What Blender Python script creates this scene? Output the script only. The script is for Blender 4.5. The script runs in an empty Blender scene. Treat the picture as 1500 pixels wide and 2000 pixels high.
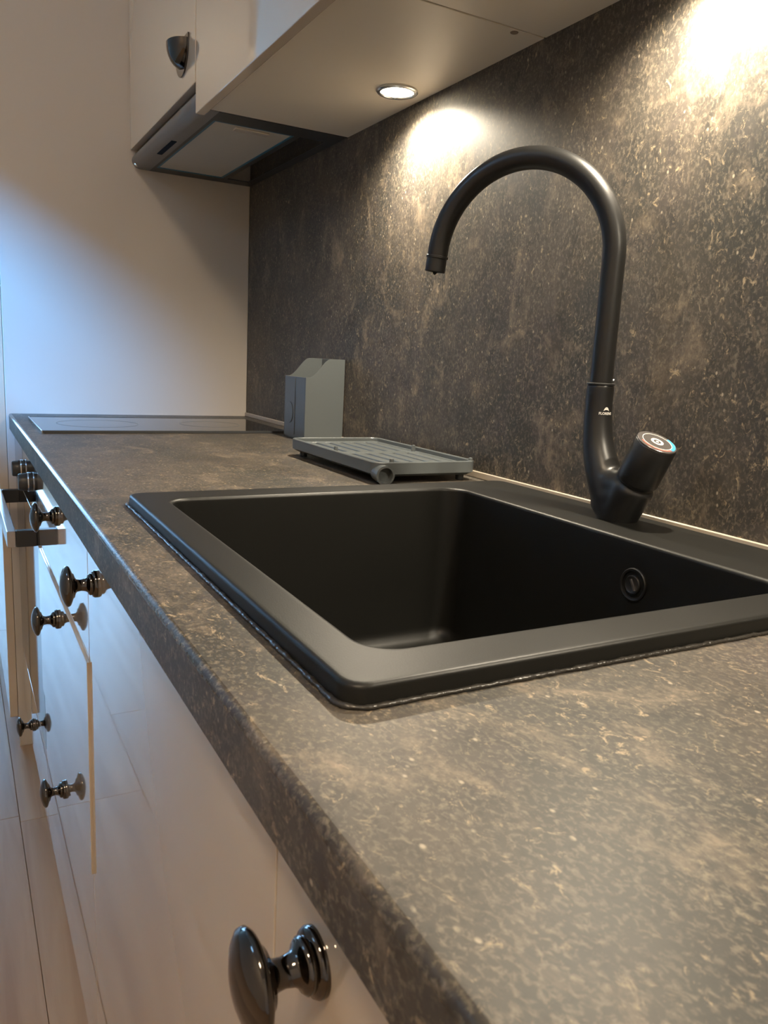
import bpy, bmesh, math, random
from mathutils import Vector, Matrix

random.seed(7)
S = bpy.context.scene
COL = S.collection
PI = math.pi
CT = 0.876            # worktop height above the floor; all z below are relative to the worktop surface

# ------------------------------------------------------------------ camera
cam_data = bpy.data.cameras.new('camera'); cam = bpy.data.objects.new('camera', cam_data); COL.objects.link(cam)
cam_data.sensor_fit = 'HORIZONTAL'; cam_data.sensor_width = 36.0
cam_data.lens = 36.0 * 1520.67 / 1500.0
cam_data.clip_start = 0.01
cr = Vector((0.87752063, -0.47680611, 0.05112217)); cu = Vector((0.04744455, 0.19240911, 0.9801672)); cf = Vector((0.47718608, 0.85769148, -0.19146481))
M = Matrix((cr, cu, -cf)).transposed().to_4x4(); M.translation = Vector((-0.714, 0.0, 0.174 + CT))
cam.matrix_world = M
S.camera = cam
cam_data.dof.use_dof = True; cam_data.dof.focus_distance = 0.95; cam_data.dof.aperture_fstop = 36.0

# ------------------------------------------------------------------ world, daylight, exposure
W = bpy.data.worlds.new('world'); S.world = W; W.use_nodes = True
bg = W.node_tree.nodes['Background']; bg.inputs[0].default_value = (0.30, 0.60, 1.0, 1); bg.inputs[1].default_value = 12.0
S.view_settings.view_transform = 'Standard'; S.view_settings.look = 'None'
S.view_settings.exposure = 0.36; S.view_settings.gamma = 1.0; S.view_settings.use_curve_mapping = False

# small blue disk lamp, added to throw a daylight beam through the high window
dl = bpy.data.lights.new('added_beam_lamp_offscreen', 'AREA'); dlo = bpy.data.objects.new('added_beam_lamp_offscreen', dl); COL.objects.link(dlo)
dl.shape = 'DISK'; dl.size = 0.20; dl.energy = 900; dl.color = (0.10, 0.42, 1.0)
dlo.location = (-3.9, 0.30, 2.67 + CT); dlo.rotation_euler = (Vector((-0.55, 2.1, 0.3 + CT)) - dlo.location).to_track_quat('-Z', 'Y').to_euler()

# ------------------------------------------------------------------ materials
def new_mat(name):
    m = bpy.data.materials.new(name); m.use_nodes = True
    return m, m.node_tree.nodes, m.node_tree.links, m.node_tree.nodes['Principled BSDF']

def plain(name, col, rough=0.5, metal=0.0, coat=0.0, var=0.04, bump=0.0, bscale=300, spec=0.5):
    m, N, L, b = new_mat(name)
    b.inputs['Roughness'].default_value = rough; b.inputs['Metallic'].default_value = metal
    b.inputs['Coat Weight'].default_value = coat; b.inputs['Coat Roughness'].default_value = 0.03
    b.inputs['Specular IOR Level'].default_value = spec
    tc = N.new('ShaderNodeTexCoord'); no = N.new('ShaderNodeTexNoise'); no.inputs['Scale'].default_value = 6; no.inputs['Detail'].default_value = 4
    L.new(tc.outputs['Object'], no.inputs['Vector'])
    mx = N.new('ShaderNodeMix'); mx.data_type = 'RGBA'
    mx.inputs[6].default_value = (*[c * (1 - var) for c in col], 1); mx.inputs[7].default_value = (*[min(1, c * (1 + var)) for c in col], 1)
    L.new(no.outputs['Fac'], mx.inputs[0]); L.new(mx.outputs[2], b.inputs['Base Color'])
    if bump:
        n2 = N.new('ShaderNodeTexNoise'); n2.inputs['Scale'].default_value = bscale; n2.inputs['Detail'].default_value = 3
        L.new(tc.outputs['Object'], n2.inputs['Vector'])
        bp = N.new('ShaderNodeBump'); bp.inputs['Strength'].default_value = bump; bp.inputs['Distance'].default_value = 0.001
        L.new(n2.outputs['Fac'], bp.inputs['Height']); L.new(bp.outputs['Normal'], b.inputs['Normal'])
    return m

def emitter(name, col, strength):
    m, N, L, b = new_mat(name)
    b.inputs['Base Color'].default_value = (*col, 1); b.inputs['Emission Color'].default_value = (*col, 1); b.inputs['Emission Strength'].default_value = strength
    return m

def ramp(N, stops):
    r = N.new('ShaderNodeValToRGB'); e = r.color_ramp.elements
    while len(e) < len(stops): e.new(0.5)
    for i, (p, c) in enumerate(stops):
        e[i].position = p; e[i].color = (*c, 1) if len(c) == 3 else c
    return r

def stone(name, stretch=(1, 1, 1), rough=0.46, bump=0.25):
    m, N, L, b = new_mat(name)
    tc = N.new('ShaderNodeTexCoord'); mp = N.new('ShaderNodeMapping'); mp.inputs['Scale'].default_value = stretch
    L.new(tc.outputs['Object'], mp.inputs['Vector']); V = mp.outputs['Vector']
    def noise(scale, detail=6, rough=0.6, dist=0.0, off=0):
        n = N.new('ShaderNodeTexNoise'); n.noise_dimensions = '4D'; n.inputs['W'].default_value = off
        n.inputs['Scale'].default_value = scale; n.inputs['Detail'].default_value = detail
        n.inputs['Roughness'].default_value = rough; n.inputs['Distortion'].default_value = dist
        L.new(V, n.inputs['Vector']); return n.outputs['Fac']
    def mixc(fac, a, bcol):
        x = N.new('ShaderNodeMix'); x.data_type = 'RGBA'
        L.new(fac, x.inputs[0])
        for sock, v in ((x.inputs[6], a), (x.inputs[7], bcol)):
            if isinstance(v, tuple): sock.default_value = (*v, 1)
            else: L.new(v, sock)
        return x.outputs[2]
    def thr(sock, lo, hi, top=1.0):
        r = N.new('ShaderNodeMapRange'); r.inputs['From Min'].default_value = lo; r.inputs['From Max'].default_value = hi; r.inputs['To Max'].default_value = top
        L.new(sock, r.inputs['Value']); return r.outputs['Result']
    def mul(a, c):
        x = N.new('ShaderNodeMath'); x.operation = 'MULTIPLY'; L.new(a, x.inputs[0]); L.new(c, x.inputs[1]); return x.outputs[0]
    # broad clouds: olive grey, brown, plum grey
    base = mixc(thr(noise(6, 5, 0.6, 0.5, 1), 0.38, 0.62), (0.041, 0.040, 0.036), (0.085, 0.072, 0.059))
    base = mixc(thr(noise(13, 5, 0.6, 0.8, 2), 0.50, 0.64, 0.7), base, (0.058, 0.050, 0.048))
    base = mixc(thr(noise(30, 6, 0.65, 0.6, 9), 0.50, 0.66, 0.6), base, (0.030, 0.028, 0.026))
    # tan patches with streaky edges
    tan = mul(thr(noise(12, 8, 0.66, 1.2, 4), 0.535, 0.64, 0.8), thr(noise(70, 5, 0.7, 1.0, 5), 0.34, 0.60))
    base = mixc(tan, base, (0.215, 0.170, 0.124))
    # dense fine speckle, light and dark
    fine = noise(260, 3, 0.6, 0.6, 3)
    speck_amount = thr(noise(18, 4, 0.6, 0, 10), 0.30, 0.68)
    lift = N.new('ShaderNodeMath'); lift.operation = 'MULTIPLY_ADD'; lift.inputs[1].default_value = 0.65; lift.inputs[2].default_value = 0.35; L.new(speck_amount, lift.inputs[0])
    base = mixc(mul(thr(fine, 0.49, 0.69, 0.66), lift.outputs[0]), base, (0.265, 0.222, 0.163))
    base = mixc(thr(noise(210, 3, 0.6, 0.5, 11), 0.54, 0.72, 0.45), base, (0.024, 0.021, 0.019))
    # larger cream flecks and hairs
    fleck = mul(thr(noise(62, 6, 0.72, 2.4, 6), 0.575, 0.65, 0.9), thr(noise(9, 5, 0.6, 0, 7), 0.34, 0.54))
    base = mixc(fleck, base, (0.360, 0.280, 0.180))
    vo = N.new('ShaderNodeTexVoronoi'); vo.inputs['Scale'].default_value = 85; vo.inputs['Randomness'].default_value = 1.0; L.new(V, vo.inputs['Vector'])
    inv = N.new('ShaderNodeMath'); inv.operation = 'SUBTRACT'; inv.inputs[0].default_value = 1.0; L.new(vo.outputs['Distance'], inv.inputs[1])
    dots = mul(thr(inv.outputs[0], 0.84, 0.92, 0.75), thr(noise(40, 2, 0.5, 0, 8), 0.52, 0.58))
    base = mixc(dots, base, (0.42, 0.36, 0.27))
    L.new(base, b.inputs['Base Color'])
    b.inputs['Roughness'].default_value = rough
    b.inputs['Specular IOR Level'].default_value = 0.33
    bp = N.new('ShaderNodeBump'); bp.inputs['Strength'].default_value = bump; bp.inputs['Distance'].default_value = 0.0003
    L.new(fine, bp.inputs['Height']); L.new(bp.outputs['Normal'], b.inputs['Normal'])
    return m

def wood(name, c1, c2):
    m, N, L, b = new_mat(name)
    tc = N.new('ShaderNodeTexCoord'); oi = N.new('ShaderNodeObjectInfo')
    mp = N.new('ShaderNodeMapping'); mp.inputs['Scale'].default_value = (28, 1.6, 28)
    add = N.new('ShaderNodeVectorMath'); add.operation = 'ADD'
    sc = N.new('ShaderNodeMath'); sc.operation = 'MULTIPLY'; sc.inputs[1].default_value = 40; L.new(oi.outputs['Random'], sc.inputs[0])
    L.new(tc.outputs['Object'], add.inputs[0]); L.new(sc.outputs[0], add.inputs[1]); L.new(add.outputs[0], mp.inputs['Vector'])
    no = N.new('ShaderNodeTexNoise'); no.inputs['Scale'].default_value = 1.0; no.inputs['Detail'].default_value = 8; no.inputs['Distortion'].default_value = 0.6
    L.new(mp.outputs[0], no.inputs['Vector'])
    r = ramp(N, [(0.3, c1), (0.7, c2)]); L.new(no.outputs['Fac'], r.inputs[0]); L.new(r.outputs[0], b.inputs['Base Color'])
    b.inputs['Roughness'].default_value = 0.38
    return m

def glass_pane(name):
    m = bpy.data.materials.new(name); m.use_nodes = True; N = m.node_tree.nodes; L = m.node_tree.links; N.clear()
    out = N.new('ShaderNodeOutputMaterial'); t = N.new('ShaderNodeBsdfTransparent'); g = N.new('ShaderNodeBsdfGlossy'); g.inputs['Roughness'].default_value = 0.02
    mx = N.new('ShaderNodeMixShader'); mx.inputs[0].default_value = 0.06
    L.new(t.outputs[0], mx.inputs[1]); L.new(g.outputs[0], mx.inputs[2]); L.new(mx.outputs[0], out.inputs[0])
    return m

MT = {
    'stone_top': stone('stone_laminate_worktop', (1.25, 0.9, 1.0)),
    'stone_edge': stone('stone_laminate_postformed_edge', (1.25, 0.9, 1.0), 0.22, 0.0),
    'stone_wall': stone('stone_laminate_wall', (1.0, 1.1, 0.75)),
    'gloss': plain('cream_gloss_lacquer', (0.62, 0.52, 0.405), 0.05, coat=1.0, var=0.01),
    'satin': plain('cream_satin_board', (0.60, 0.54, 0.47), 0.27, var=0.01, spec=0.6),
    'carcass': plain('cream_carcass_board', (0.70, 0.64, 0.55), 0.38, var=0.015, spec=0.4),
    'edge': plain('brown_board', (0.24, 0.19, 0.15), 0.5),
    'sink': plain('black_quartz_composite', (0.0075, 0.0075, 0.0065), 0.43, var=0.15, bump=0.08, bscale=900, spec=0.34),
    'tap': plain('matt_black_metal', (0.011, 0.011, 0.011), 0.36, var=0.05),
    'rubber': plain('black_rubber', (0.006, 0.006, 0.006), 0.6),
    'knob': plain('black_nickel', (0.115, 0.105, 0.097), 0.09, metal=1.0, var=0.03),
    'steel': plain('brushed_steel', (0.62, 0.63, 0.64), 0.24, metal=1.0, var=0.05),
    'hoodgrey': plain('grey_painted_metal', (0.20, 0.20, 0.20), 0.38, metal=0.35, var=0.03),
    'darkgrey': plain('dark_grey_plastic', (0.035, 0.037, 0.04), 0.4),
    'filter': plain('aluminium_mesh', (0.56, 0.52, 0.45), 0.42, metal=0.0, var=0.06, bump=0.3, bscale=700),
    'filterrim': plain('blue_filter_edge', (0.03, 0.17, 0.28), 0.4),  # even blue colour on the strips round the hood filter
    'blackglass': plain('black_glass', (0.006, 0.006, 0.007), 0.04, var=0.0, spec=0.6),
    'slot': plain('navy_plastic', (0.004, 0.016, 0.036), 0.7, spec=0.1),
    'plastic': plain('grey_plastic', (0.098, 0.110, 0.114), 0.30, var=0.03),
    'sealant': plain('dark_sealant', (0.035, 0.032, 0.028), 0.28, var=0.5, bump=1.0, bscale=260),
    'strip': plain('beige_seal', (0.42, 0.36, 0.29), 0.4),
    'white': plain('white_paint', (0.72, 0.70, 0.66), 0.7),
    'ceiling': plain('ceiling_paint', (0.78, 0.76, 0.72), 0.8),
    'greywall': plain('blue_grey_wall', (0.24, 0.27, 0.30), 0.6),
    'sill': plain('dark_sill', (0.02, 0.025, 0.035), 0.4),
    'cream': plain('cream_radiator', (0.75, 0.68, 0.50), 0.45),
    'print': plain('white_print', (0.85, 0.83, 0.78), 0.5),
    'red': plain('red_mark', (0.45, 0.14, 0.11), 0.4),
    'blue': plain('blue_mark', (0.05, 0.30, 0.60), 0.4),
    'disc': plain('grey_brushed_disc', (0.20, 0.185, 0.18), 0.30, metal=0.7),
    'puck': emitter('warm_led', (1.0, 0.86, 0.62), 30.0),
    'lamp': emitter('warm_ceiling_lamp', (1.0, 0.78, 0.54), 70.0),
    'floor': wood('light_oak_laminate', (0.38, 0.245, 0.15), (0.52, 0.37, 0.24)),
    'glass': glass_pane('window_glass'),
}
# water
m, N_, L_, b_ = new_mat('water'); b_.inputs['Base Color'].default_value = (0.02, 0.02, 0.02, 1); b_.inputs['Roughness'].default_value = 0.04
b_.inputs['Transmission Weight'].default_value = 0.5; b_.inputs['IOR'].default_value = 1.33; MT['water'] = m

# ------------------------------------------------------------------ helpers
ORG = {}
def thing(name, label, cat, loc, group=None):
    o = bpy.data.objects.new(name, None); COL.objects.link(o); o.empty_display_size = 0.05
    o.location = (loc[0], loc[1], loc[2] + CT); ORG[o.name] = Vector(loc)
    o['label'] = label; o['category'] = cat
    if group: o['group'] = group
    return o

def obj(name, bm, mat, parent=None, label=None, cat=None, kind=None, group=None, loc=None, smooth=None, mats=None):
    """bm holds worktop-relative coordinates; the object's origin is its thing's base."""
    org = ORG[parent.name] if parent else Vector(loc or (0, 0, 0))
    bmesh.ops.translate(bm, verts=bm.verts, vec=-org)
    bmesh.ops.recalc_face_normals(bm, faces=bm.faces)
    me = bpy.data.meshes.new(name); bm.to_mesh(me); bm.free()
    for k in (mats or [mat]): me.materials.append(MT[k])
    o = bpy.data.objects.new(name, me); COL.objects.link(o)
    if smooth is None: smooth = 35 if len(me.polygons) > 120 or name in ('worktop', 'front_bar') else 0
    if smooth:
        for p in me.polygons: p.use_smooth = True
        me.set_sharp_from_angle(angle=math.radians(smooth))
    if parent: o.parent = parent
    else: o.location = (org.x, org.y, org.z + CT)
    ORG[o.name] = org
    if label: o['label'] = label
    if cat: o['category'] = cat
    if kind: o['kind'] = kind
    if group: o['group'] = group
    return o

def box(x0, x1, y0, y1, z0, z1, bev=0.0, seg=2, bm=None):
    bm = bm or bmesh.new()
    r = bmesh.ops.create_cube(bm, size=1.0, matrix=Matrix.Translation(((x0 + x1) / 2, (y0 + y1) / 2, (z0 + z1) / 2)) @ Matrix.Diagonal((x1 - x0, y1 - y0, z1 - z0, 1)))
    if bev:
        es = list({e for v in r['verts'] for e in v.link_edges})
        bmesh.ops.bevel(bm, geom=es, offset=bev, segments=seg, affect='EDGES', profile=0.5)
    return bm

def frame_for(axis):
    a = Vector(axis).normalized(); t = Vector((0, 0, 1)) if abs(a.z) < 0.9 else Vector((1, 0, 0))
    u = a.cross(t).normalized(); return a, u, a.cross(u).normalized()

def lathe(origin, axis, prof, seg=40, bm=None, cap0=True, cap1=True):
    """prof: list of (distance along axis, radius)."""
    bm = bm or bmesh.new(); a, u, v = frame_for(axis); o = Vector(origin); rings = []
    for d, r in prof:
        if r < 1e-6: rings.append([bm.verts.new(o + a * d)])
        else: rings.append([bm.verts.new(o + a * d + (u * math.cos(2 * PI * i / seg) + v * math.sin(2 * PI * i / seg)) * r) for i in range(seg)])
    for A, B in zip(rings, rings[1:]):
        for i in range(seg):
            j = (i + 1) % seg
            if len(A) == 1 and len(B) == 1: continue
            if len(A) == 1: bm.faces.new((A[0], B[i], B[j]))
            elif len(B) == 1: bm.faces.new((A[i], A[j], B[0]))
            else: bm.faces.new((A[i], A[j], B[j], B[i]))
    if cap0 and len(rings[0]) > 1: bm.faces.new(rings[0])
    if cap1 and len(rings[-1]) > 1: bm.faces.new(rings[-1])
    return bm

def tube(pts, rads, seg=24, bm=None, caps=True):
    bm = bm or bmesh.new(); pts = [Vector(p) for p in pts]
    if not isinstance(rads, (list, tuple)): rads = [rads] * len(pts)
    tg = [(pts[min(i + 1, len(pts) - 1)] - pts[max(i - 1, 0)]).normalized() for i in range(len(pts))]
    a, u, v = frame_for(tg[0]); rings = []
    for p, t, r in zip(pts, tg, rads):
        u = (u - t * u.dot(t)).normalized(); w = t.cross(u)
        rings.append([bm.verts.new(p + (u * math.cos(2 * PI * i / seg) + w * math.sin(2 * PI * i / seg)) * r) for i in range(seg)])
    for A, B in zip(rings, rings[1:]):
        for i in range(seg): bm.faces.new((A[i], A[(i + 1) % seg], B[(i + 1) % seg], B[i]))
    if caps: bm.faces.new(rings[0]); bm.faces.new(rings[-1])
    return bm

def prism(poly, axis, a0, a1, bm=None):
    """extrude a 2D polygon; axis 'y': poly=(x,z); 'x': poly=(y,z); 'z': poly=(x,y)"""
    bm = bm or bmesh.new()
    f = {'y': lambda p, t: (p[0], t, p[1]), 'x': lambda p, t: (t, p[0], p[1]), 'z': lambda p, t: (p[0], p[1], t)}[axis]
    A = [bm.verts.new(f(p, a0)) for p in poly]; B = [bm.verts.new(f(p, a1)) for p in poly]; n = len(poly)
    bm.faces.new(A); bm.faces.new(B)
    for i in range(n): bm.faces.new((A[i], A[(i + 1) % n], B[(i + 1) % n], B[i]))
    return bm

def rrect(x0, x1, y0, y1, r, z, n=8):
    P = []
    for cx, cy, a in ((x1 - r, y1 - r, 0), (x0 + r, y1 - r, 90), (x0 + r, y0 + r, 180), (x1 - r, y0 + r, 270)):
        for i in range(n + 1):
            t = math.radians(a + 90 * i / n); P.append(Vector((cx + r * math.cos(t), cy + r * math.sin(t), z)))
    return P

def loft(rings, bm=None, cap0=False, cap1=False):
    bm = bm or bmesh.new(); R = [[bm.verts.new(p) for p in r] for r in rings]; n = len(R[0])
    for A, B in zip(R, R[1:]):
        for i in range(n): bm.faces.new((A[i], A[(i + 1) % n], B[(i + 1) % n], B[i]))
    if cap0: bm.faces.new(R[0])
    if cap1: bm.faces.new(R[-1])
    return bm

def ring_flat(c, n, r0, r1, a0, a1, thick=0.0004, seg=40, ref=(1, 0, 0)):
    """flat arc band lying on a plane with normal n"""
    bm = bmesh.new(); n = Vector(n).normalized(); u = Vector(ref); u = (u - n * u.dot(n)).normalized(); v = n.cross(u); c = Vector(c)
    full = abs(a1 - a0) > 6.28; k = seg; sec = []
    for i in range(k if full else k + 1):
        t = a0 + (a1 - a0) * i / k; d = u * math.cos(t) + v * math.sin(t)
        sec.append([bm.verts.new(c + d * r0), bm.verts.new(c + d * r1), bm.verts.new(c + d * r1 + n * thick), bm.verts.new(c + d * r0 + n * thick)])
    m_ = len(sec)
    for i in range(m_ if full else m_ - 1):
        A, B = sec[i], sec[(i + 1) % m_]
        for j in range(4): bm.faces.new((A[j], A[(j + 1) % 4], B[(j + 1) % 4], B[j]))
    if not full: bm.faces.new(sec[0]); bm.faces.new(sec[-1])
    return bm

# ------------------------------------------------------------------ the room
FZ = -CT; YB, YF, XL, CE = -1.6, 6.7, -2.25, 1.84
fl = obj('floor', box(XL, 0.0, YB, YF, FZ - 0.06, FZ - 0.008), 'edge', kind='structure', label='light oak laminate plank floor', loc=(0, 0, FZ))
# planks along y; a seam runs 4 cm out from the cabinet fronts
PW, PL = 0.19, 1.285
row = 0; x = -0.63 + PW * 3
plank_mesh = {}
while x > XL + 0.001:
    xa, xb = max(x - PW, XL), min(x, -0.005)
    off = 1.74 if abs(xa + 0.63) < 1e-4 else 1.74 + (row * 0.437) % PL
    y = off - PL * math.ceil((off - YB) / PL)
    while y < YF - 0.01:
        ya, yb = max(y, YB), min(y + PL, YF)
        if yb - ya > 0.02:
            o = obj('plank', box(xa + 0.0004, xb - 0.0004, ya + 0.0004, yb - 0.0004, FZ - 0.008, FZ, 0.0008, 1), 'floor', fl)
        y += PL
    x -= PW; row += 1

obj('wall_right', box(0.012, 0.16, YB, YF, FZ - 0.06, CE), 'white', kind='structure', label='plain light wall behind the kitchen run')
obj('wall_back', box(XL - 0.15, 0.012, YB - 0.15, YB, FZ - 0.06, CE), 'white', kind='structure')
obj('ceiling', box(XL - 0.15, 0.16, YB - 0.15, YF + 0.15, CE, CE + 0.1), 'ceiling', kind='structure')
# left wall; its unseen high window is sized to cut the daylight beam
WY0, WY1, WZ0, WZ1 = 1.02, 1.60, 1.31, 1.69
bm = box(XL - 0.15, XL, YB, WY0, FZ - 0.06, CE); box(XL - 0.15, XL, WY1, YF, FZ - 0.06, CE, bm=bm)
box(XL - 0.15, XL, WY0, WY1, FZ - 0.06, WZ0, bm=bm); box(XL - 0.15, XL, WY0, WY1, WZ1, CE, bm=bm)
obj('wall_left', bm, 'white', kind='structure')
def window(name, ax, at, a0, a1, z0, z1, label, split=True):
    fr = 0.05
    def bb(p0, p1, q0, q1, t0, t1, bm=None):
        return box(at + t0, at + t1, p0, p1, q0, q1, 0.003, 1, bm) if ax == 'x' else box(p0, p1, at + t0, at + t1, q0, q1, 0.003, 1, bm)
    bm = bb(a0, a0 + fr, z0, z1, -0.03, 0.03); bb(a1 - fr, a1, z0, z1, -0.03, 0.03, bm)
    bb(a0 + fr, a1 - fr, z0, z0 + fr, -0.03, 0.03, bm); bb(a0 + fr, a1 - fr, z1 - fr, z1, -0.03, 0.03, bm)
    w = obj(name, bm, 'white', kind='structure', label=label)
    mid = (a0 + a1) / 2
    if not split:
        obj('pane', bb(a0 + fr, a1 - fr, z0 + fr, z1 - fr, -0.004, 0.004), 'glass', w); return
    obj('mullion', bb(mid - 0.025, mid + 0.025, z0 + fr, z1 - fr, -0.025, 0.025), 'white', w)
    for p0, p1 in ((a0 + fr, mid - 0.025), (mid + 0.025, a1 - fr)):
        obj('pane', bb(p0, p1, z0 + fr, z1 - fr, -0.004, 0.004), 'glass', w)
window('beam_window', 'x', XL - 0.10, WY0, WY1, WZ0, WZ1, 'unseen white framed high window in the left wall, sized to shape the daylight beam', False)
# far wall with a window above a dark sill and a radiator
bm = box(XL, 0.012, YF, YF + 0.15, FZ - 0.06, -0.40); box(XL, 0.012, YF, YF + 0.15, 1.3, CE, bm=bm)
box(XL, -1.9, YF, YF + 0.15, -0.40, 1.3, bm=bm); box(-0.68, 0.012, YF, YF + 0.15, -0.40, 1.3, bm=bm)
obj('wall_far', bm, 'greywall', kind='structure')
window('window_2', 'y', YF + 0.08, -1.9, -0.68, -0.36, 1.3, 'white framed window at the far end of the room')
obj('window_sill', box(-1.95, -0.6, YF - 0.10, YF + 0.04, -0.45, -0.36, 0.006), 'sill', label='dark window sill under the far window', cat='window sill', loc=(-1, YF, -0.45))
rad = thing('radiator', 'low cream ribbed radiator under the far window', 'radiator', (-1.0, YF - 0.08, FZ + 0.25))
obj('back_panel', box(-1.8, -0.25, YF - 0.06, YF - 0.002, -0.62, -0.46, 0.004), 'cream', rad)
for i in range(5):
    z = -0.615 + i * 0.031
    obj('rib', box(-1.8, -0.25, YF - 0.085, YF - 0.06, z, z + 0.024, 0.004, 1), 'cream', rad)

# ceiling lamp of the room, outside the picture (its warm light shows on the fronts and as glints in the knobs)
PX, PY = -1.25, -0.35
cl = thing('ceiling_lamp_offscreen', 'round warm ceiling lamp with a pale rim', 'lamp', (PX, PY, CE - 0.08))
obj('rim', lathe((PX, PY, CE), (0, 0, -1), [(0, .20), (.05, .20), (.06, .19), (.06, .175), (.0, .175)], cap0=False, cap1=False), 'white', cl)
obj('diffuser_offscreen', lathe((PX, PY, CE - 0.01), (0, 0, -1), [(0, .174), (.045, .174), (.06, .15), (.068, .08), (.07, 0)]), 'lamp', cl)

# ------------------------------------------------------------------ backsplash and worktop
YEND, YNEAR = 2.105, -0.89
obj('backsplash', box(0.0, 0.011, YNEAR, YEND - 0.001, 0.0005, 0.68, 0.0005, 1), 'stone_wall', label='mottled dark brown stone-look backsplash panel behind the worktop', cat='backsplash', loc=(0.005, 0.6, 0))

def edge_profile(x0, x1, r=0.005, t=0.0384):
    P = [(x1, 0.0), (x0 + r + 0.002, 0.0)]
    for i in range(7):
        a = PI / 2 + (PI / 2) * i / 6; P.append((x0 + r + r * math.cos(a), -r + r * math.sin(a)))
    P += [(x0, -r - 0.0015), (x0, -t + 0.0028), (x0, -t + 0.0015), (x0 + 0.0015, -t), (x0 + 0.003, -t), (x1, -t)]
    return P
bm = prism(edge_profile(-0.6, -0.0005), 'y', YNEAR, 0.345)
prism(edge_profile(-0.6, -0.0005), 'y', 0.875, YEND - 0.0005, bm)
prism(edge_profile(-0.6, -0.53), 'y', 0.345, 0.875, bm)
prism([(-0.048, 0), (-0.0005, 0), (-0.0005, -0.0384), (-0.048, -0.0384)], 'y', 0.345, 0.875, bm)
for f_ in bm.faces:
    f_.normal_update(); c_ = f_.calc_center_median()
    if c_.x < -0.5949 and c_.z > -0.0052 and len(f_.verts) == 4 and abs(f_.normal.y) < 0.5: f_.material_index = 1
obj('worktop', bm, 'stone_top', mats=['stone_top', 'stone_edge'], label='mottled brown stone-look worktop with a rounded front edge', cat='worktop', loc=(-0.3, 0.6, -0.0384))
# thin sealing strip in the corner of worktop and backsplash
obj('sealing_strip', box(-0.004, -0.0003, YNEAR, YEND - 0.001, 0.0003, 0.0108, 0.001, 1), 'strip', label='thin pale sealing strip between worktop and backsplash', cat='sealant', loc=(-0.002, 0.6, 0))

# ------------------------------------------------------------------ knobs and pulls
KNOB = [(0.000, 0.0), (0.000, 0.0158), (0.0025, 0.0160), (0.0045, 0.0148), (0.0052, 0.0125), (0.0075, 0.0128), (0.0092, 0.0112), (0.0100, 0.0090), (0.0125, 0.0074),
        (0.0170, 0.0066), (0.0215, 0.0072), (0.0235, 0.0100), (0.0245, 0.0138), (0.0262, 0.0150), (0.0272, 0.0182), (0.0290, 0.0222), (0.0310, 0.0238), (0.0335, 0.0232), (0.0360, 0.0195), (0.0385, 0.012), (0.0396, 0.006), (0.0400, 0.0)]
def knob(parent, y, z, x=-0.59):
    return obj('knob', lathe((x, y, z), (-1, 0, 0), [(d * 0.92, r * 0.92) for d, r in KNOB], 48), 'knob', parent, label='dark polished metal knob', smooth=60)

def cup_pull(parent, x, y, z):
    bm = bmesh.new(); a, b, c = 0.030, 0.040, 0.044; nu, nv = 24, 12
    for k, s in ((0, 1.0), (1, 0.9)):
        rows = []
        for j in range(nv + 1):
            ph = (PI / 2) * j / nv
            rows.append([bm.verts.new((x - a * s * math.sin(PI * i / nu) * math.cos(ph), y + b * s * math.cos(PI * i / nu) * math.cos(ph), z - c * s * math.sin(ph))) for i in range(nu + 1)])
        for j in range(nv):
            for i in range(nu): bm.faces.new((rows[j][i], rows[j][i + 1], rows[j + 1][i + 1], rows[j + 1][i]))
        if k == 0: r0 = rows[0]
        else:
            for i in range(nu): bm.faces.new((r0[i], r0[i + 1], rows[0][i + 1], rows[0][i]))
    bmesh.ops.remove_doubles(bm, verts=bm.verts, dist=1e-5)
    p = obj('cup_pull', bm, 'knob', parent, label='dark polished metal cup pull', smooth=60)
    fl_ = [(y + 0.047 * math.cos(t), z - 0.002 - 0.055 * math.sin(t)) for t in [PI * i / 24 for i in range(25)]] + [(y - 0.047, z + 0.006), (y + 0.047, z + 0.006)]
    obj('flange', prism(fl_, 'x', x - 0.003, x - 0.0002), 'knob', p)
    obj('screw', lathe((x - 0.003, y, z - 0.012), (-1, 0, 0), [(0, .006), (.004, .006), (.006, .003), (.006, 0)], 16), 'steel', p)
    return p

# ------------------------------------------------------------------ base cabinets
FX, DT, DZ0, DZ1 = -0.59, 0.018, -0.766, -0.0425
def base_body(t, y0, y1, top=-0.0390):
    bx0 = FX + DT + 0.001
    bm = box(bx0, -0.02, y0, y0 + 0.016, DZ0, top); box(bx0, -0.02, y1 - 0.016, y1, DZ0, top, bm=bm)
    box(bx0, -0.02, y0 + 0.016, y1 - 0.016, DZ0, DZ0 + 0.016, bm=bm); box(-0.028, -0.02, y0 + 0.016, y1 - 0.016, DZ0 + 0.016, -0.26, bm=bm)
    return obj('body', bm, 'carcass', t)
def front(t, name, y0, y1, z0, z1, out=0.0, label=None, mat='gloss'):
    return obj(name, box(FX - out, FX + DT - out, y0 + 0.0007, y1 - 0.0007, z0 + 0.0008, z1 - 0.0008, 0.0006, 2), mat, t, label=label)

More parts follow.
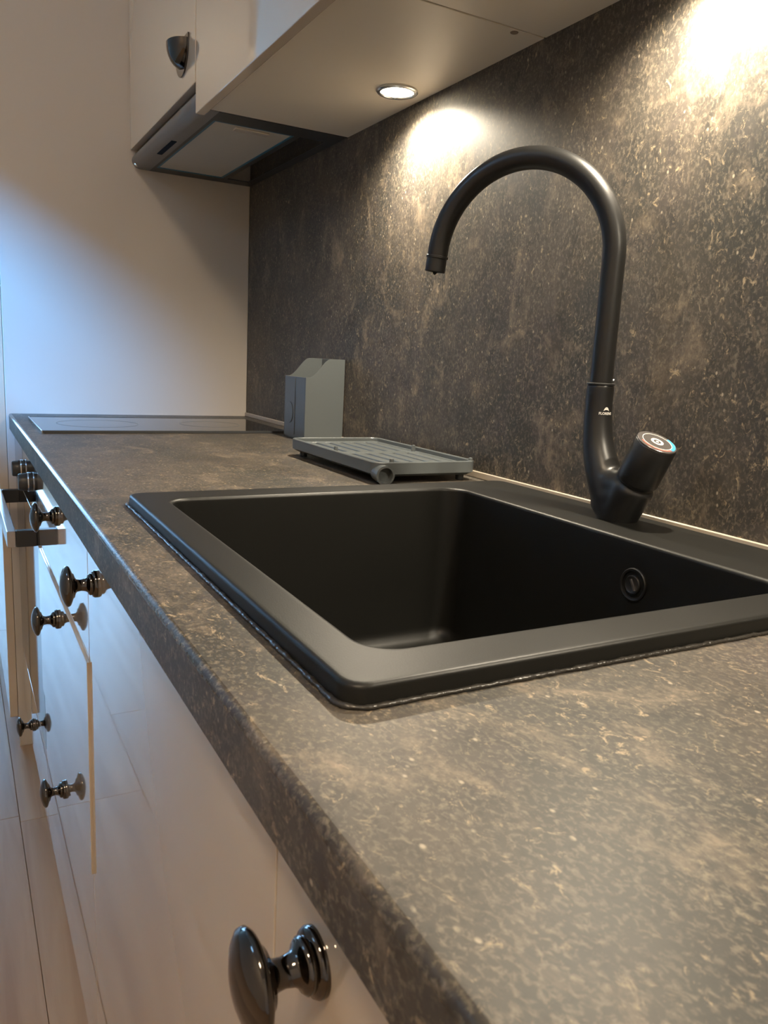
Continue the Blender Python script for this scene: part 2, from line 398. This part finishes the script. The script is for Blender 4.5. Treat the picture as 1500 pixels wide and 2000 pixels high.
t = thing('drawer_cabinet', 'glossy cream base cabinet with three drawers between the oven and the sink cabinet', 'cabinet', (-0.3, 1.21, FZ + 0.1))
base_body(t, 0.912, 1.510)
for z0, z1, out in ((-0.190, DZ1, 0), (-0.470, -0.190, 0.003), (DZ0, -0.470, 0)):
    d = front(t, 'drawer', 0.912, 1.510, z0, z1, out, label='middle drawer standing slightly proud of its neighbours' if out else None)
    knob(d, 1.21, {-0.190: -0.076, -0.470: -0.234, DZ0: -0.516}[z0], FX - out)
t = thing('sink_cabinet', 'glossy cream base cabinet with one knobbed door under the sink', 'cabinet', (-0.3, 0.61, FZ + 0.1))
base_body(t, 0.312, 0.908, -0.22); d = front(t, 'door', 0.310, 0.910, DZ0, DZ1); knob(d, 0.848, -0.077)
t = thing('end_cabinet', 'glossy cream base cabinet past the sink cabinet, its large dark knob beside the worktop edge', 'cabinet', (-0.3, 0.01, FZ + 0.1))
base_body(t, -0.288, 0.308); d = front(t, 'door', -0.290, 0.310, DZ0, DZ1); knob(d, 0.261, -0.078)
t = thing('outer_cabinet', 'glossy cream base cabinet at the open end of the worktop', 'cabinet', (-0.3, -0.59, FZ + 0.1))
base_body(t, -0.888, -0.292); d = front(t, 'door', -0.888, -0.290, DZ0, DZ1); knob(d, -0.34, -0.078)
obj('plinth', box(-0.545, -0.527, YNEAR, YEND - 0.002, FZ, DZ0 - 0.001), 'satin', label='cream plinth board under the base cabinets', cat='plinth', loc=(-0.536, 0.6, FZ))
# support under the cabinets, hidden behind the plinth
# oven
t = thing('oven', 'built-in black glass oven with steel bar handle and two knobs under the hob', 'oven', (-0.3, 1.81, FZ + 0.1))
obj('housing', box(FX + DT + 0.001, -0.02, 1.514, 2.100, DZ0, -0.0395), 'darkgrey', t)
obj('control_panel', box(FX, FX + DT, 1.5135, 2.100, -0.148, DZ1, 0.001), 'blackglass', t)
od = obj('oven_door', box(FX, FX + DT, 1.5135, 2.100, -0.598, -0.152, 0.001), 'blackglass', t)
bm = box(-0.641, -0.626, 1.560, 2.030, -0.204, -0.173, 0.001, 1)
obj('bar_handle', bm, 'steel', od, label='square steel bar handle')
for y in (1.560, 2.014): obj('handle_post', box(-0.6255, FX, y, y + 0.016, -0.204, -0.173, 0.001, 1), 'darkgrey', od)
for y in (1.665, 1.850):
    k = obj('control_knob', lathe((FX, y, -0.098), (-1, 0, 0), [(0, 0), (0, .017), (.003, .018), (.020, .0165), (.022, .015), (.022, 0)], 36), 'darkgrey', t)
    obj('knob_ring', lathe((FX, y, -0.098), (-1, 0, 0), [(.0, .0183), (.004, .0195), (.006, .0185)], 36, cap0=False, cap1=False), 'steel', k)
d = front(t, 'drawer', 1.512, 2.102, DZ0, -0.602); knob(d, 1.81, -0.682)

# ------------------------------------------------------------------ tall cabinet at the end of the run
t = thing('tall_cabinet', 'tall cream cabinet whose flat side panel closes the end of the worktop', 'cabinet', (-0.3, 2.4, FZ))
obj('side_panel', box(-0.606, 0.0, YEND, YEND + 0.018, FZ, 1.50, 0.0008, 1), 'satin', t)
obj('side_panel', box(-0.606, 0.0, 2.687, 2.705, FZ, 1.50, 0.0008, 1), 'satin', t)
bm = box(-0.606, 0.0, YEND + 0.0181, 2.6869, 1.482, 1.50); box(-0.606, 0, YEND + 0.0181, 2.6869, FZ + 0.08, FZ + 0.098, bm=bm); box(-0.01, 0, YEND + 0.0181, 2.6869, FZ + 0.098, 1.482, bm=bm)
obj('body', bm, 'carcass', t)
for z0, z1 in ((FZ + 0.085, 0.30), (0.303, 1.50)):
    d = obj('door', box(-0.6255, -0.6068, YEND + 0.001, 2.704, z0, z1, 0.001, 2), 'gloss', t)
obj('plinth', box(-0.57, -0.555, YEND + 0.0182, 2.6868, FZ, FZ + 0.0799), 'satin', t)

# ------------------------------------------------------------------ wall cabinets
UZ, UF = 0.605, -0.307
def wall_cab(y0, y1, label, door_z0, body_z0, pull):
    t = thing('wall_cabinet', label, 'wall cabinet', (-0.15, (y0 + y1) / 2, UZ))
    obj('body', box(-0.289, -0.0005, y0 + 0.0006, y1 - 0.0006, body_z0, 1.33, 0.0006, 1), 'carcass', t)
    d = obj('door', box(UF, -0.2905, y0 + 0.0012, y1 - 0.0012, door_z0, 1.33, 0.0012, 2), 'gloss', t)
    cup_pull(d, UF, *pull)
    return t
wall_cab(1.512, 2.1035, 'cream wall cabinet with a shorter door above the extractor hood', 0.6465, 0.650, (1.600, 0.735))
wall_cab(0.910, 1.510, 'cream wall cabinet beside the hood, lit spotlight in its underside', UZ - 0.012, UZ, (0.985, 0.735))
obj('hole_plug', lathe((-0.045, 0.918, UZ), (0, 0, -1), [(0, .0055), (.0008, .005), (.0008, 0)], 20), 'edge', label='small dark screw plug in the cabinet underside', cat='plug', loc=(-0.045, 0.918, UZ))
wall_cab(0.310, 0.908, 'cream wall cabinet directly over the sink and tap', UZ - 0.012, UZ, (0.385, 0.735))
wall_cab(-0.290, 0.308, 'cream wall cabinet past the one over the sink', UZ - 0.012, UZ, (-0.215, 0.735))

# spotlights under the cabinets
def spot(y, label, tail=''):
    x = -0.057
    t = thing('cabinet_spotlight' + tail, label, 'spotlight', (x, y, UZ), 'spotlights under the wall cabinets')
    obj('ring', lathe((x, y, UZ - 0.0002), (0, 0, -1), [(0, .034), (.0025, .034), (.004, .032), (.004, .028), (.001, .026), (.0, .026)], 40, cap0=False, cap1=False), 'steel', t)
    obj('lens' + tail, lathe((x, y, UZ - 0.0003), (0, 0, -1), [(0, .0255), (.002, .0255), (.003, .022), (.003, 0)], 40), 'puck', t)
    ld = bpy.data.lights.new('spot_lamp' + tail, 'SPOT'); lo = bpy.data.objects.new('spot_lamp' + tail, ld); COL.objects.link(lo)
    ld.energy = 21.0; ld.color = (1.0, 0.87, 0.67); ld.spot_size = math.radians(156); ld.spot_blend = 0.7; ld.shadow_soft_size = 0.012
    lo.parent = t; lo.location = (0, 0, -0.008)
spot(1.21, 'round warm spotlight in the underside of the cabinet beside the hood')
spot(0.61, 'round warm spotlight under the cabinet over the tap', '_offscreen')
spot(0.01, 'round warm spotlight under the cabinet past the tap', '_offscreen')

# ------------------------------------------------------------------ extractor hood
t = thing('extractor_hood', 'grey built-in extractor hood under the wall cabinet above the hob', 'extractor hood', (-0.15, 1.81, UZ))
hy0, hy1 = 1.513, 2.102
obj('housing', box(-0.262, -0.0005, hy0, hy1, UZ + 0.006, UZ + 0.043), 'darkgrey', t)
prof = [(-0.262, UZ + 0.040), (-0.285, UZ + 0.040)] + [(-0.284 - 0.020 * math.cos(a), UZ + 0.018 + 0.018 * math.sin(a)) for a in [PI / 2 - PI * i / 12 for i in range(13)]] + [(-0.262, UZ)]
obj('front_bar', prism(prof, 'y', hy0, hy1), 'hoodgrey', t, label='rounded grey front bar')
obj('end_bolt', lathe((-0.297, 2.085, UZ + 0.006), (-0.6, 0, -0.8), [(0, .006), (.003, .005), (.003, 0)], 16), 'steel', t)
obj('slide_slot', box(-0.286, -0.275, 1.775, 1.91, UZ - 0.0012, UZ + 0.0005), 'slot', t, label='dark navy slot')
bm = box(-0.262, -0.0005, hy0, 1.572, UZ, UZ + 0.006); box(-0.262, -0.0005, 2.055, hy1, UZ, UZ + 0.006, bm=bm)
box(-0.262, -0.255, 1.572, 2.055, UZ, UZ + 0.006, bm=bm); box(-0.090, -0.078, 1.572, 2.055, UZ, UZ + 0.006, bm=bm); box(-0.022, -0.0005, 1.572, 2.055, UZ, UZ + 0.006, bm=bm)
obj('lower_frame', bm, 'darkgrey', t)
fi = obj('filter', box(-0.250, -0.095, 1.577, 2.050, UZ + 0.0015, UZ + 0.0055), 'filter', t, label='beige-grey metal grease filter')
bm = box(-0.255, -0.250, 1.572, 2.055, UZ + 0.0002, UZ + 0.0055); box(-0.095, -0.090, 1.572, 2.055, UZ + 0.0002, UZ + 0.0055, bm=bm)
box(-0.250, -0.095, 1.572, 1.577, UZ + 0.0002, UZ + 0.0055, bm=bm); box(-0.250, -0.095, 2.050, 2.055, UZ + 0.0002, UZ + 0.0055, bm=bm)
obj('filter_edge', bm, 'filterrim', fi)
obj('filter_latch', box(-0.205, -0.135, 1.592, 1.612, UZ - 0.0015, UZ + 0.0015, 0.001), 'satin', fi)
obj('rear_glass', box(-0.078, -0.022, 1.572, 2.055, UZ + 0.001, UZ + 0.0055), 'blackglass', t)

# ------------------------------------------------------------------ hob
t = thing('hob', 'slim black glass hob let into the far end of the worktop', 'hob', (-0.31, 1.8, 0))
obj('glass_top', box(-0.565, -0.055, 1.648, 1.958, 0.0002, 0.005, 0.0012, 2), 'blackglass', t)
for y in (1.648, 1.958):
    s = -1 if y < 1.8 else 1
    obj('trim_strip', box(-0.566, -0.054, min(y, y + s * 0.0018), max(y, y + s * 0.0018), 0.0002, 0.0055, 0.0005, 1), 'darkgrey', t)
obj('trim_strip', box(-0.5685, -0.5652, 1.647, 1.959, 0.0002, 0.0058, 0.0006, 1), 'steel', t)
for cx, r in ((-0.44, 0.085), (-0.19, 0.07)): obj('cooking_zone', ring_flat((cx, 1.803, 0.005), (0, 0, 1), r - 0.0012, r, 0, 2 * PI, 0.0002), 'plastic', t)

# ------------------------------------------------------------------ sink
t = thing('sink', 'square black composite sink let into the worktop', 'sink', (-0.29, 0.61, 0))
ox0, ox1, oy0, oy1 = -0.549, -0.026, 0.324, 0.896
ix0, ix1, iy0, iy1 = -0.514, -0.134, 0.365, 0.848
H = 0.0125; rings = []
rings.append(rrect(ox0, ox1, oy0, oy1, 0.014, 0.0006))
rings.append(rrect(ox0 + 0.0004, ox1 - 0.0004, oy0 + 0.0004, oy1 - 0.0004, 0.014, 0.004))
for i in range(6):
    a = (PI / 2) * i / 5; e = 0.0008 + 0.0034 * (1 - math.cos(a)); z = H - 0.0034 + 0.0034 * math.sin(a)
    rings.append(rrect(ox0 + e, ox1 - e, oy0 + e, oy1 - e, 0.0145, z))
rings.append(rrect(ox0 + 0.0065, ox1 - 0.0065, oy0 + 0.0065, oy1 - 0.0065, 0.0155, H))
rings.append(rrect(ix0 - 0.006, ix1 + 0.006, iy0 - 0.006, iy1 + 0.006, 0.027, H))
for i in range(7):
    a = (PI / 2) * i / 6; e = 0.004 * (1 - math.sin(a)); z = H - 0.004 * (1 - math.cos(a))
    rings.append(rrect(ix0 - e, ix1 + e, iy0 - e, iy1 + e, 0.026, z))
D, br, tp = -0.192, 0.020, 0.010
for k in (0.02, 0.25, 0.5, 0.75, 1.0):
    z = 0.0085 + (D + br - 0.0085) * k; e = tp * k
    rings.append(rrect(ix0 + e, ix1 - e, iy0 + e, iy1 - e, 0.026, z))
for i in range(1, 7):
    a = (PI / 2) * i / 6; e = tp + br * (1 - math.cos(a)); z = D + br * (1 - math.sin(a))
    rings.append(rrect(ix0 + e, ix1 - e, iy0 + e, iy1 - e, 0.026 if e < 0.02 else 0.024, z))
cx, cy = (ix0 + ix1) / 2, (iy0 + iy1) / 2
for k in (0.55, 0.3):
    rings.append([Vector((cx + (p.x - cx) * k, cy + (p.y - cy) * k, D - 0.002 * (1 - k))) for p in rings[-1]] if k == 0.55 else [Vector((cx + 0.05 * math.cos(math.atan2(p.y - cy, p.x - cx)), cy + 0.05 * math.sin(math.atan2(p.y - cy, p.x - cx)), D - 0.003)) for p in rings[-1]])
obj('bowl', loft(rings, cap1=True), 'sink', t, smooth=50)
dr = obj('drain', lathe((cx, cy, D - 0.0028), (0, 0, 1), [(0, .045), (.004, .045), (.005, .042), (.002, .036), (.002, 0)], 36), 'steel', t)
# overflow in the rear wall
oy, oz = 0.526, -0.030; oxp = ix1 - tp * (0.0085 - oz) / (0.0085 - D - br) - 0.0004
wn = Vector((-1, 0, 0.05)).normalized()
ov = obj('overflow', lathe((oxp, oy, oz), wn, [(-.001, .0165), (.0014, .0165), (.0022, .0155), (.0016, .0138), (-.0008, .0130), (-.0008, 0)], 36), 'tap', t, label='round black overflow ring')
obj('overflow_cap', lathe((oxp, oy, oz), wn, [(-.0008, .0095), (.0020, .0095), (.0028, .0085), (.0020, .0070), (.0012, .0)], 30), 'tap', ov)
bm = box(-0.0012, 0.0012, -0.006, 0.006, -0.001, 0.001); bmesh.ops.transform(bm, verts=bm.verts, matrix=Matrix.Translation((oxp - 0.0022, oy - 0.001, oz)) @ Matrix.Rotation(math.radians(60), 4, 'X'))
obj('overflow_slot', bm, 'disc', ov)
# irregular sealant bead round the rim
bead = rrect(ox0 - 0.0016, ox1 + 0.0016, oy0 - 0.0016, oy1 + 0.0016, 0.0155, 0.0012, 10)
pts = []
for a, b in zip(bead, bead[1:] + bead[:1]):
    k = max(1, int((b - a).length / 0.004))
    for i in range(k): pts.append(a.lerp(b, i / k))
rnd = random.Random(3); bm = bmesh.new(); RR = []
for i, p in enumerate(pts):
    nx = pts[(i + 1) % len(pts)] - pts[i - 1]; nx.normalize(); out = Vector((nx.y, -nx.x, 0)); r = 0.0014 + rnd.random() * 0.0009; j = (rnd.random() - .5) * 0.0008
    RR.append([bm.verts.new(p + out * (j + r * math.cos(2 * PI * k / 6)) + Vector((0, 0, r * 0.8 * math.sin(2 * PI * k / 6)))) for k in range(6)])
for A, B in zip(RR, RR[1:] + RR[:1]):
    for k in range(6): bm.faces.new((A[k], A[(k + 1) % 6], B[(k + 1) % 6], B[k]))
obj('sealant_bead', bm, 'sealant', t, label='uneven dark sealant bead', smooth=80)
# water drops on the bowl floor
bm = bmesh.new(); rnd = random.Random(11)
for i in range(60):
    x = rnd.uniform(ix0 + 0.15, ix1 - 0.03); y = iy1 - tp - br - rnd.random() ** 1.5 * 0.10 - 0.001; r = rnd.uniform(0.0010, 0.0028)
    bmesh.ops.create_icosphere(bm, subdivisions=2, radius=1.0, matrix=Matrix.Translation((x, y, D + 0.0004)) @ Matrix.Diagonal((r, r, r * 0.5, 1)))
obj('water_drops', bm, 'water', t, kind='stuff', label='scattered water drops on the bowl floor')

# ------------------------------------------------------------------ tap
TX = -0.07; TB = H
t = thing('tap', 'matt black swan-neck kitchen tap standing on the sink rim', 'tap', (TX, 0.622, H))
bm = bmesh.new()
ax = Vector((0, -math.sin(math.radians(26)), math.cos(math.radians(26))))
jc = Vector((TX, 0.599, 0.060))
# trunk leaning toward the handle
tr = []
for k in range(9):
    s = k / 8; c = Vector((TX, 0.6205, H)).lerp(jc, s); n = Vector((0, 0, 1)).lerp(ax, s).normalized()
    _, u, v = frame_for(n); r = 0.0215 + 0.0015 * s
    if k == 0: tr.append([c + Vector((0, 0.001, -0.004)) + (u * math.cos(2 * PI * i / 36) + v * math.sin(2 * PI * i / 36)) * r for i in range(36)])
    tr.append([c + (u * math.cos(2 * PI * i / 36) + v * math.sin(2 * PI * i / 36)) * r for i in range(36)])
_, u, v = frame_for(ax)
for d_, r in ((0.004, 0.0205), (0.014, 0.0195)): tr.append([jc + ax * d_ + (u * math.cos(2 * PI * i / 36) + v * math.sin(2 * PI * i / 36)) * r for i in range(36)])
loft(tr, bm, True, True)
br_pts = [((TX, 0.6215, H - 0.003), 0.0213), ((TX, 0.630, 0.030), 0.0217), ((TX, 0.642, 0.048), 0.0213), ((TX, 0.655, 0.072), 0.0193), ((TX, 0.663, 0.095), 0.0172), ((TX, 0.667, 0.120), 0.0160), ((TX, 0.668, 0.140), 0.0156), ((TX, 0.668, 0.1605), 0.0156)]
tube([(TX, 0.650, 0.045), (TX, 0.637, 0.050), (TX, 0.624, 0.0505), (TX, 0.610, 0.050)], [0.0185, 0.0188, 0.0190, 0.0205], 28, bm)
tube([(TX, 0.640, 0.018), (TX, 0.630, 0.034), (TX, 0.618, 0.040)], [0.0205, 0.0208, 0.0208], 28, bm)
# smooth interpolation of the branch
fine = []
for i in range(len(br_pts) - 1):
    p0 = br_pts[max(i - 1, 0)]; p1 = br_pts[i]; p2 = br_pts[i + 1]; p3 = br_pts[min(i + 2, len(br_pts) - 1)]
    for k in range(5):
        u = k / 5
        def cr_(a, b, c, d): return 0.5 * ((2 * b) + (-a + c) * u + (2 * a - 5 * b + 4 * c - d) * u * u + (-a + 3 * b - 3 * c + d) * u ** 3)
        fine.append((Vector([cr_(p0[0][j], p1[0][j], p2[0][j], p3[0][j]) for j in range(3)]), cr_(p0[1], p1[1], p2[1], p3[1])))
fine.append((Vector(br_pts[-1][0]), br_pts[-1][1]))
tube([p for p, r in fine], [r for p, r in fine], 36, bm)
body = obj('body', bm, 'tap', t, smooth=0)
for p in body.data.polygons: p.use_smooth = True
rm = body.modifiers.new('remesh', 'REMESH'); rm.mode = 'VOXEL'; rm.voxel_size = 0.0012; rm.use_smooth_shade = True
sm = body.modifiers.new('smooth', 'SMOOTH'); sm.factor = 0.5; sm.iterations = 80
# swivel riser and spout
phi, R_, z0, th, tail = 1.0886, 0.1124, 0.2978, 3.02, 0.026
dd = Vector((-math.cos(phi), math.sin(phi), 0)); rb = Vector((TX, 0.668, 0))
pts = [rb + Vector((0, 0, z)) for z in (0.150, 0.19, 0.23, 0.27, z0 - 0.006)]
for i in range(49):
    a = th * i / 48; pts.append(rb + Vector((0, 0, z0)) + dd * R_ * (1 - math.cos(a)) + Vector((0, 0, R_ * math.sin(a))))
tg = (dd * math.sin(th) + Vector((0, 0, math.cos(th)))).normalized(); pts.append(pts[-1] + tg * 0.006)
sp = obj('spout', tube(pts, 0.01275, 36), 'tap', t, smooth=60)
e = pts[-1]
obj('spout_ring', lathe(e, tg, [(0, .0127), (.0006, .0138), (.0030, .0138), (.0036, .0127)], 36), 'tap', sp)
ae = obj('aerator', lathe(e, tg, [(.0036, .0126), (.0190, .0128), (.0200, .0120), (.0200, .0095), (.0165, .0090), (.0165, 0)], 36), 'tap', sp)
obj('water_drop', lathe(e + tg * 0.0165 , tg, [(0, .003), (.003, .0032), (.0055, .0022), (.007, 0)], 14), 'water', ae)
obj('collar_ring', lathe((TX, 0.668, 0.1588), (0, 0, 1), [(0, .0156), (.0018, .0156), (.0022, .0150), (.0016, .0136), (0, .0134)], 40, cap0=False, cap1=False), 'rubber', t)
obj('set_screw', lathe((TX + 0.0128 * 0.72, 0.668 - 0.0128 * 0.69, 0.164), (0.72, -0.69, 0), [(0, .0022), (.0012, .002), (.0012, 0)], 12), 'steel', t)
# handle
hc = jc + ax * 0.0005
hd = obj('handle', lathe(hc, ax, [(0, .0208), (.0006, .0208), (.0012, .0224), (.002, .0226), (.046, .0222), (.0472, .0214)], 48), 'tap', t)
top = hc + ax * 0.0472
obj('seam_ring', lathe(jc - ax * 0.001, ax, [(0, .0206), (.0022, .0206)], 40), 'rubber', t)
di = obj('disc', lathe(top, ax, [(0, .0212), (.0012, .0214), (.0018, .0208), (.0018, 0)], 48), 'disc', hd, label='grey disc on the handle end')
tp_ = top + ax * 0.0018
def mark(nm, r0, r1, a0, a1, mat): obj(nm, ring_flat(tp_, ax, r0, r1, math.radians(a0), math.radians(a1), 0.0003), mat, t)
mark('white_ring', 0.0042, 0.0068, 0, 360, 'print'); mark('white_dot', 0.0, 0.0016, 0, 360, 'print')
mark('groove_ring', 0.0156, 0.0162, 0, 360, 'print')
mark('red_arc', 0.0164, 0.0190, 165, 285, 'red'); mark('blue_arc', 0.0164, 0.0198, -75, 10, 'blue')
# printed mark and name on the collar, facing the handle side
def wrap(bm, zc, ang0, r):
    for v in bm.verts:
        a = ang0 + v.co.x / r; rr = r + 0.00005 + v.co.z
        v.co = Vector((TX + rr * math.cos(a), 0.668 + rr * math.sin(a), zc + v.co.y))
ang = math.atan2(-0.98, -0.19)
cu_ = bpy.data.curves.new('name_print', 'FONT'); cu_.body = 'FLORENS'; cu_.size = 0.0040; cu_.align_x = 'CENTER'; cu_.align_y = 'CENTER'; cu_.extrude = 0.0001; cu_.resolution_u = 3; cu_.offset = 0.00008
tmp = bpy.data.objects.new('tmp', cu_); COL.objects.link(tmp); bpy.context.view_layer.update()
me = bpy.data.meshes.new_from_object(tmp.evaluated_get(bpy.context.evaluated_depsgraph_get()))
bm = bmesh.new(); bm.from_mesh(me); bpy.data.objects.remove(tmp); bpy.data.meshes.remove(me)
wrap(bm, 0.1275, ang, 0.0160); obj('name_print', bm, 'print', t, smooth=0)
bm = bmesh.new(); out_, in_ = [], []
for i in range(13):
    s = -1 + 2 * i / 12
    out_.append((s * 0.0036, 0.0042 * (1 - abs(s) ** 2.2) + 0.0)); in_.append((s * 0.0036, 0.0014 * (1 - s * s) - 0.0002))
vs = [[bm.verts.new((p[0], p[1], h)) for p in out_ + in_[::-1][1:-1]] for h in (0.0, 0.00012)]
n = len(vs[0]); bm.faces.new(vs[0]); bm.faces.new(vs[1])
for i in range(n): bm.faces.new((vs[0][i], vs[0][(i + 1) % n], vs[1][(i + 1) % n], vs[1][i]))
bmesh.ops.triangulate(bm, faces=bm.faces)
wrap(bm, 0.1305, ang + 0.02, 0.0160); obj('logo_print', bm, 'print', t, smooth=0)

# ------------------------------------------------------------------ cutlery caddy
t = thing('cutlery_caddy', 'grey plastic cutlery caddy with a sloped side against the backsplash', 'cutlery caddy', (-0.045, 1.56, 0))
def caddy_profile(x0, x1, z0, lo, hi):
    P = [(x0, z0), (x1, z0), (x1, hi)]
    for i in range(13):
        s = i / 12; xx = x1 - 0.030 - (x1 - x0 - 0.036) * s; P.append((xx, lo + (hi - lo) * (0.5 + 0.5 * math.cos(PI * s))))
    P.append((x0, lo)); return P
x0, x1, y0, y1 = -0.088, -0.002, 1.478, 1.592
th_ = 0.0025
obj('side_wall', prism(caddy_profile(x0, x1, 0.004, 0.131, 0.170), 'y', y0, y0 + th_), 'plastic', t)
obj('side_wall', prism(caddy_profile(x0, x1, 0.004, 0.131, 0.170), 'y', y1 - th_, y1), 'plastic', t)
fw = obj('front_wall', box(x0, x0 + th_, y0 + th_, y1 - th_, 0.004, 0.131, 0.0008, 1), 'plastic', t)
obj('back_wall', box(x1 - th_, x1, y0 + th_, y1 - th_, 0.004, 0.170, 0.0008, 1), 'plastic', t)
obj('bottom', box(x0 + 0.001, x1 - 0.001, y0 + 0.001, y1 - 0.001, 0.0005, 0.0045, 0.001, 1), 'plastic', t)
obj('divider', box(x0 + th_, x1 - th_, 1.534, 1.536, 0.0046, 0.105), 'plastic', t)
obj('front_groove', box(x0 - 0.0012, x0 + 0.0002, 1.532, 1.537, 0.010, 0.128, 0.0004, 1), 'plastic', fw)
bm = lathe((x0 + 0.0002, 1.560, 0.055), (-1, 0, 0), [(0, .018), (.0010, .018), (.0014, .017), (.0014, 0)], 32); 
for v in bm.verts: v.co.z = 0.055 + (v.co.z - 0.055) * 1.25
obj('round_boss', bm, 'plastic', fw)

# ------------------------------------------------------------------ drip tray
t = thing('drip_tray', 'grey slotted plastic drip tray with a corner spout lying behind the sink', 'tray', (-0.115, 1.12, 0))
tx0, tx1, ty0, ty1 = -0.197, -0.020, 0.960, 1.288
bz = 0.010
bm = loft([rrect(tx0 + .006, tx1 - .006, ty0 + .006, ty1 - .006, .016, bz), rrect(tx0, tx1, ty0, ty1, .02, bz + .004), rrect(tx0, tx1, ty0, ty1, .02, bz + .020), rrect(tx0 + .001, tx1 - .001, ty0 + .001, ty1 - .001, .02, bz + .021),
           rrect(tx0 + .005, tx1 - .005, ty0 + .005, ty1 - .005, .017, bz + .021), rrect(tx0 + .006, tx1 - .006, ty0 + .006, ty1 - .006, .016, bz + .020), rrect(tx0 + .006, tx1 - .006, ty0 + .006, ty1 - .006, .016, bz + .0025)], cap0=True, cap1=True)
obj('pan', bm, 'plastic', t)
for i in range(6):                                     # ribs of the draining grid, slots between them, two rows
    x = tx0 + 0.0255 + i * (tx1 - tx0 - 0.051) / 5
    for ya, yb in ((ty0 + 0.022, 1.116), (1.136, ty1 - 0.022)):
        obj('grid_rib', box(x - 0.0088, x + 0.0088, ya, yb, bz + .0027, bz + .0150, 0.0025, 2), 'plastic', t)
for ya, yb in ((1.116, 1.136), (ty0 + .0065, ty0 + .0225), (ty1 - .0225, ty1 - .0065)):
    obj('grid_bar', box(tx0 + .0065, tx1 - .0065, ya, yb, bz + .0027, bz + .0148, 0.001, 1), 'plastic', t)
for ya, yb in ((ty0 + .0225, 1.116), (1.136, ty1 - .0225)):
    for xa, xb in ((tx0 + .0065, tx0 + .0125), (tx1 - .0125, tx1 - .0065)):
        obj('grid_bar', box(xa, xb, ya, yb, bz + .0027, bz + .0148, 0.001, 1), 'plastic', t)
for px, py in ((-0.182, 1.125), (-0.035, 1.130), (-0.165, 0.972), (-0.030, 0.968)):
    obj('peg', lathe((px, py, bz + .0146), (0, 0, 1), [(0, .004), (.010, .003), (.011, 0)], 14), 'plastic', t)
obj('spout', lathe((tx0 + 0.013, ty0 + 0.016, 0.0152), Vector((-0.10, -1, -0.03)), [(0, .012), (.024, .0138), (.028, .0140), (.0285, .0110), (.018, .0105), (.018, 0)], 28), 'plastic', t, label='round corner spout')
for px, py in ((tx0 + .02, ty1 - .02), (tx1 - .02, ty1 - .02), (tx1 - .02, ty0 + .02), (tx0 + .03, ty0 + .04)):
    obj('foot', lathe((px, py, 0.0003), (0, 0, 1), [(0, .006), (bz, .007)], 16), 'darkgrey', t)
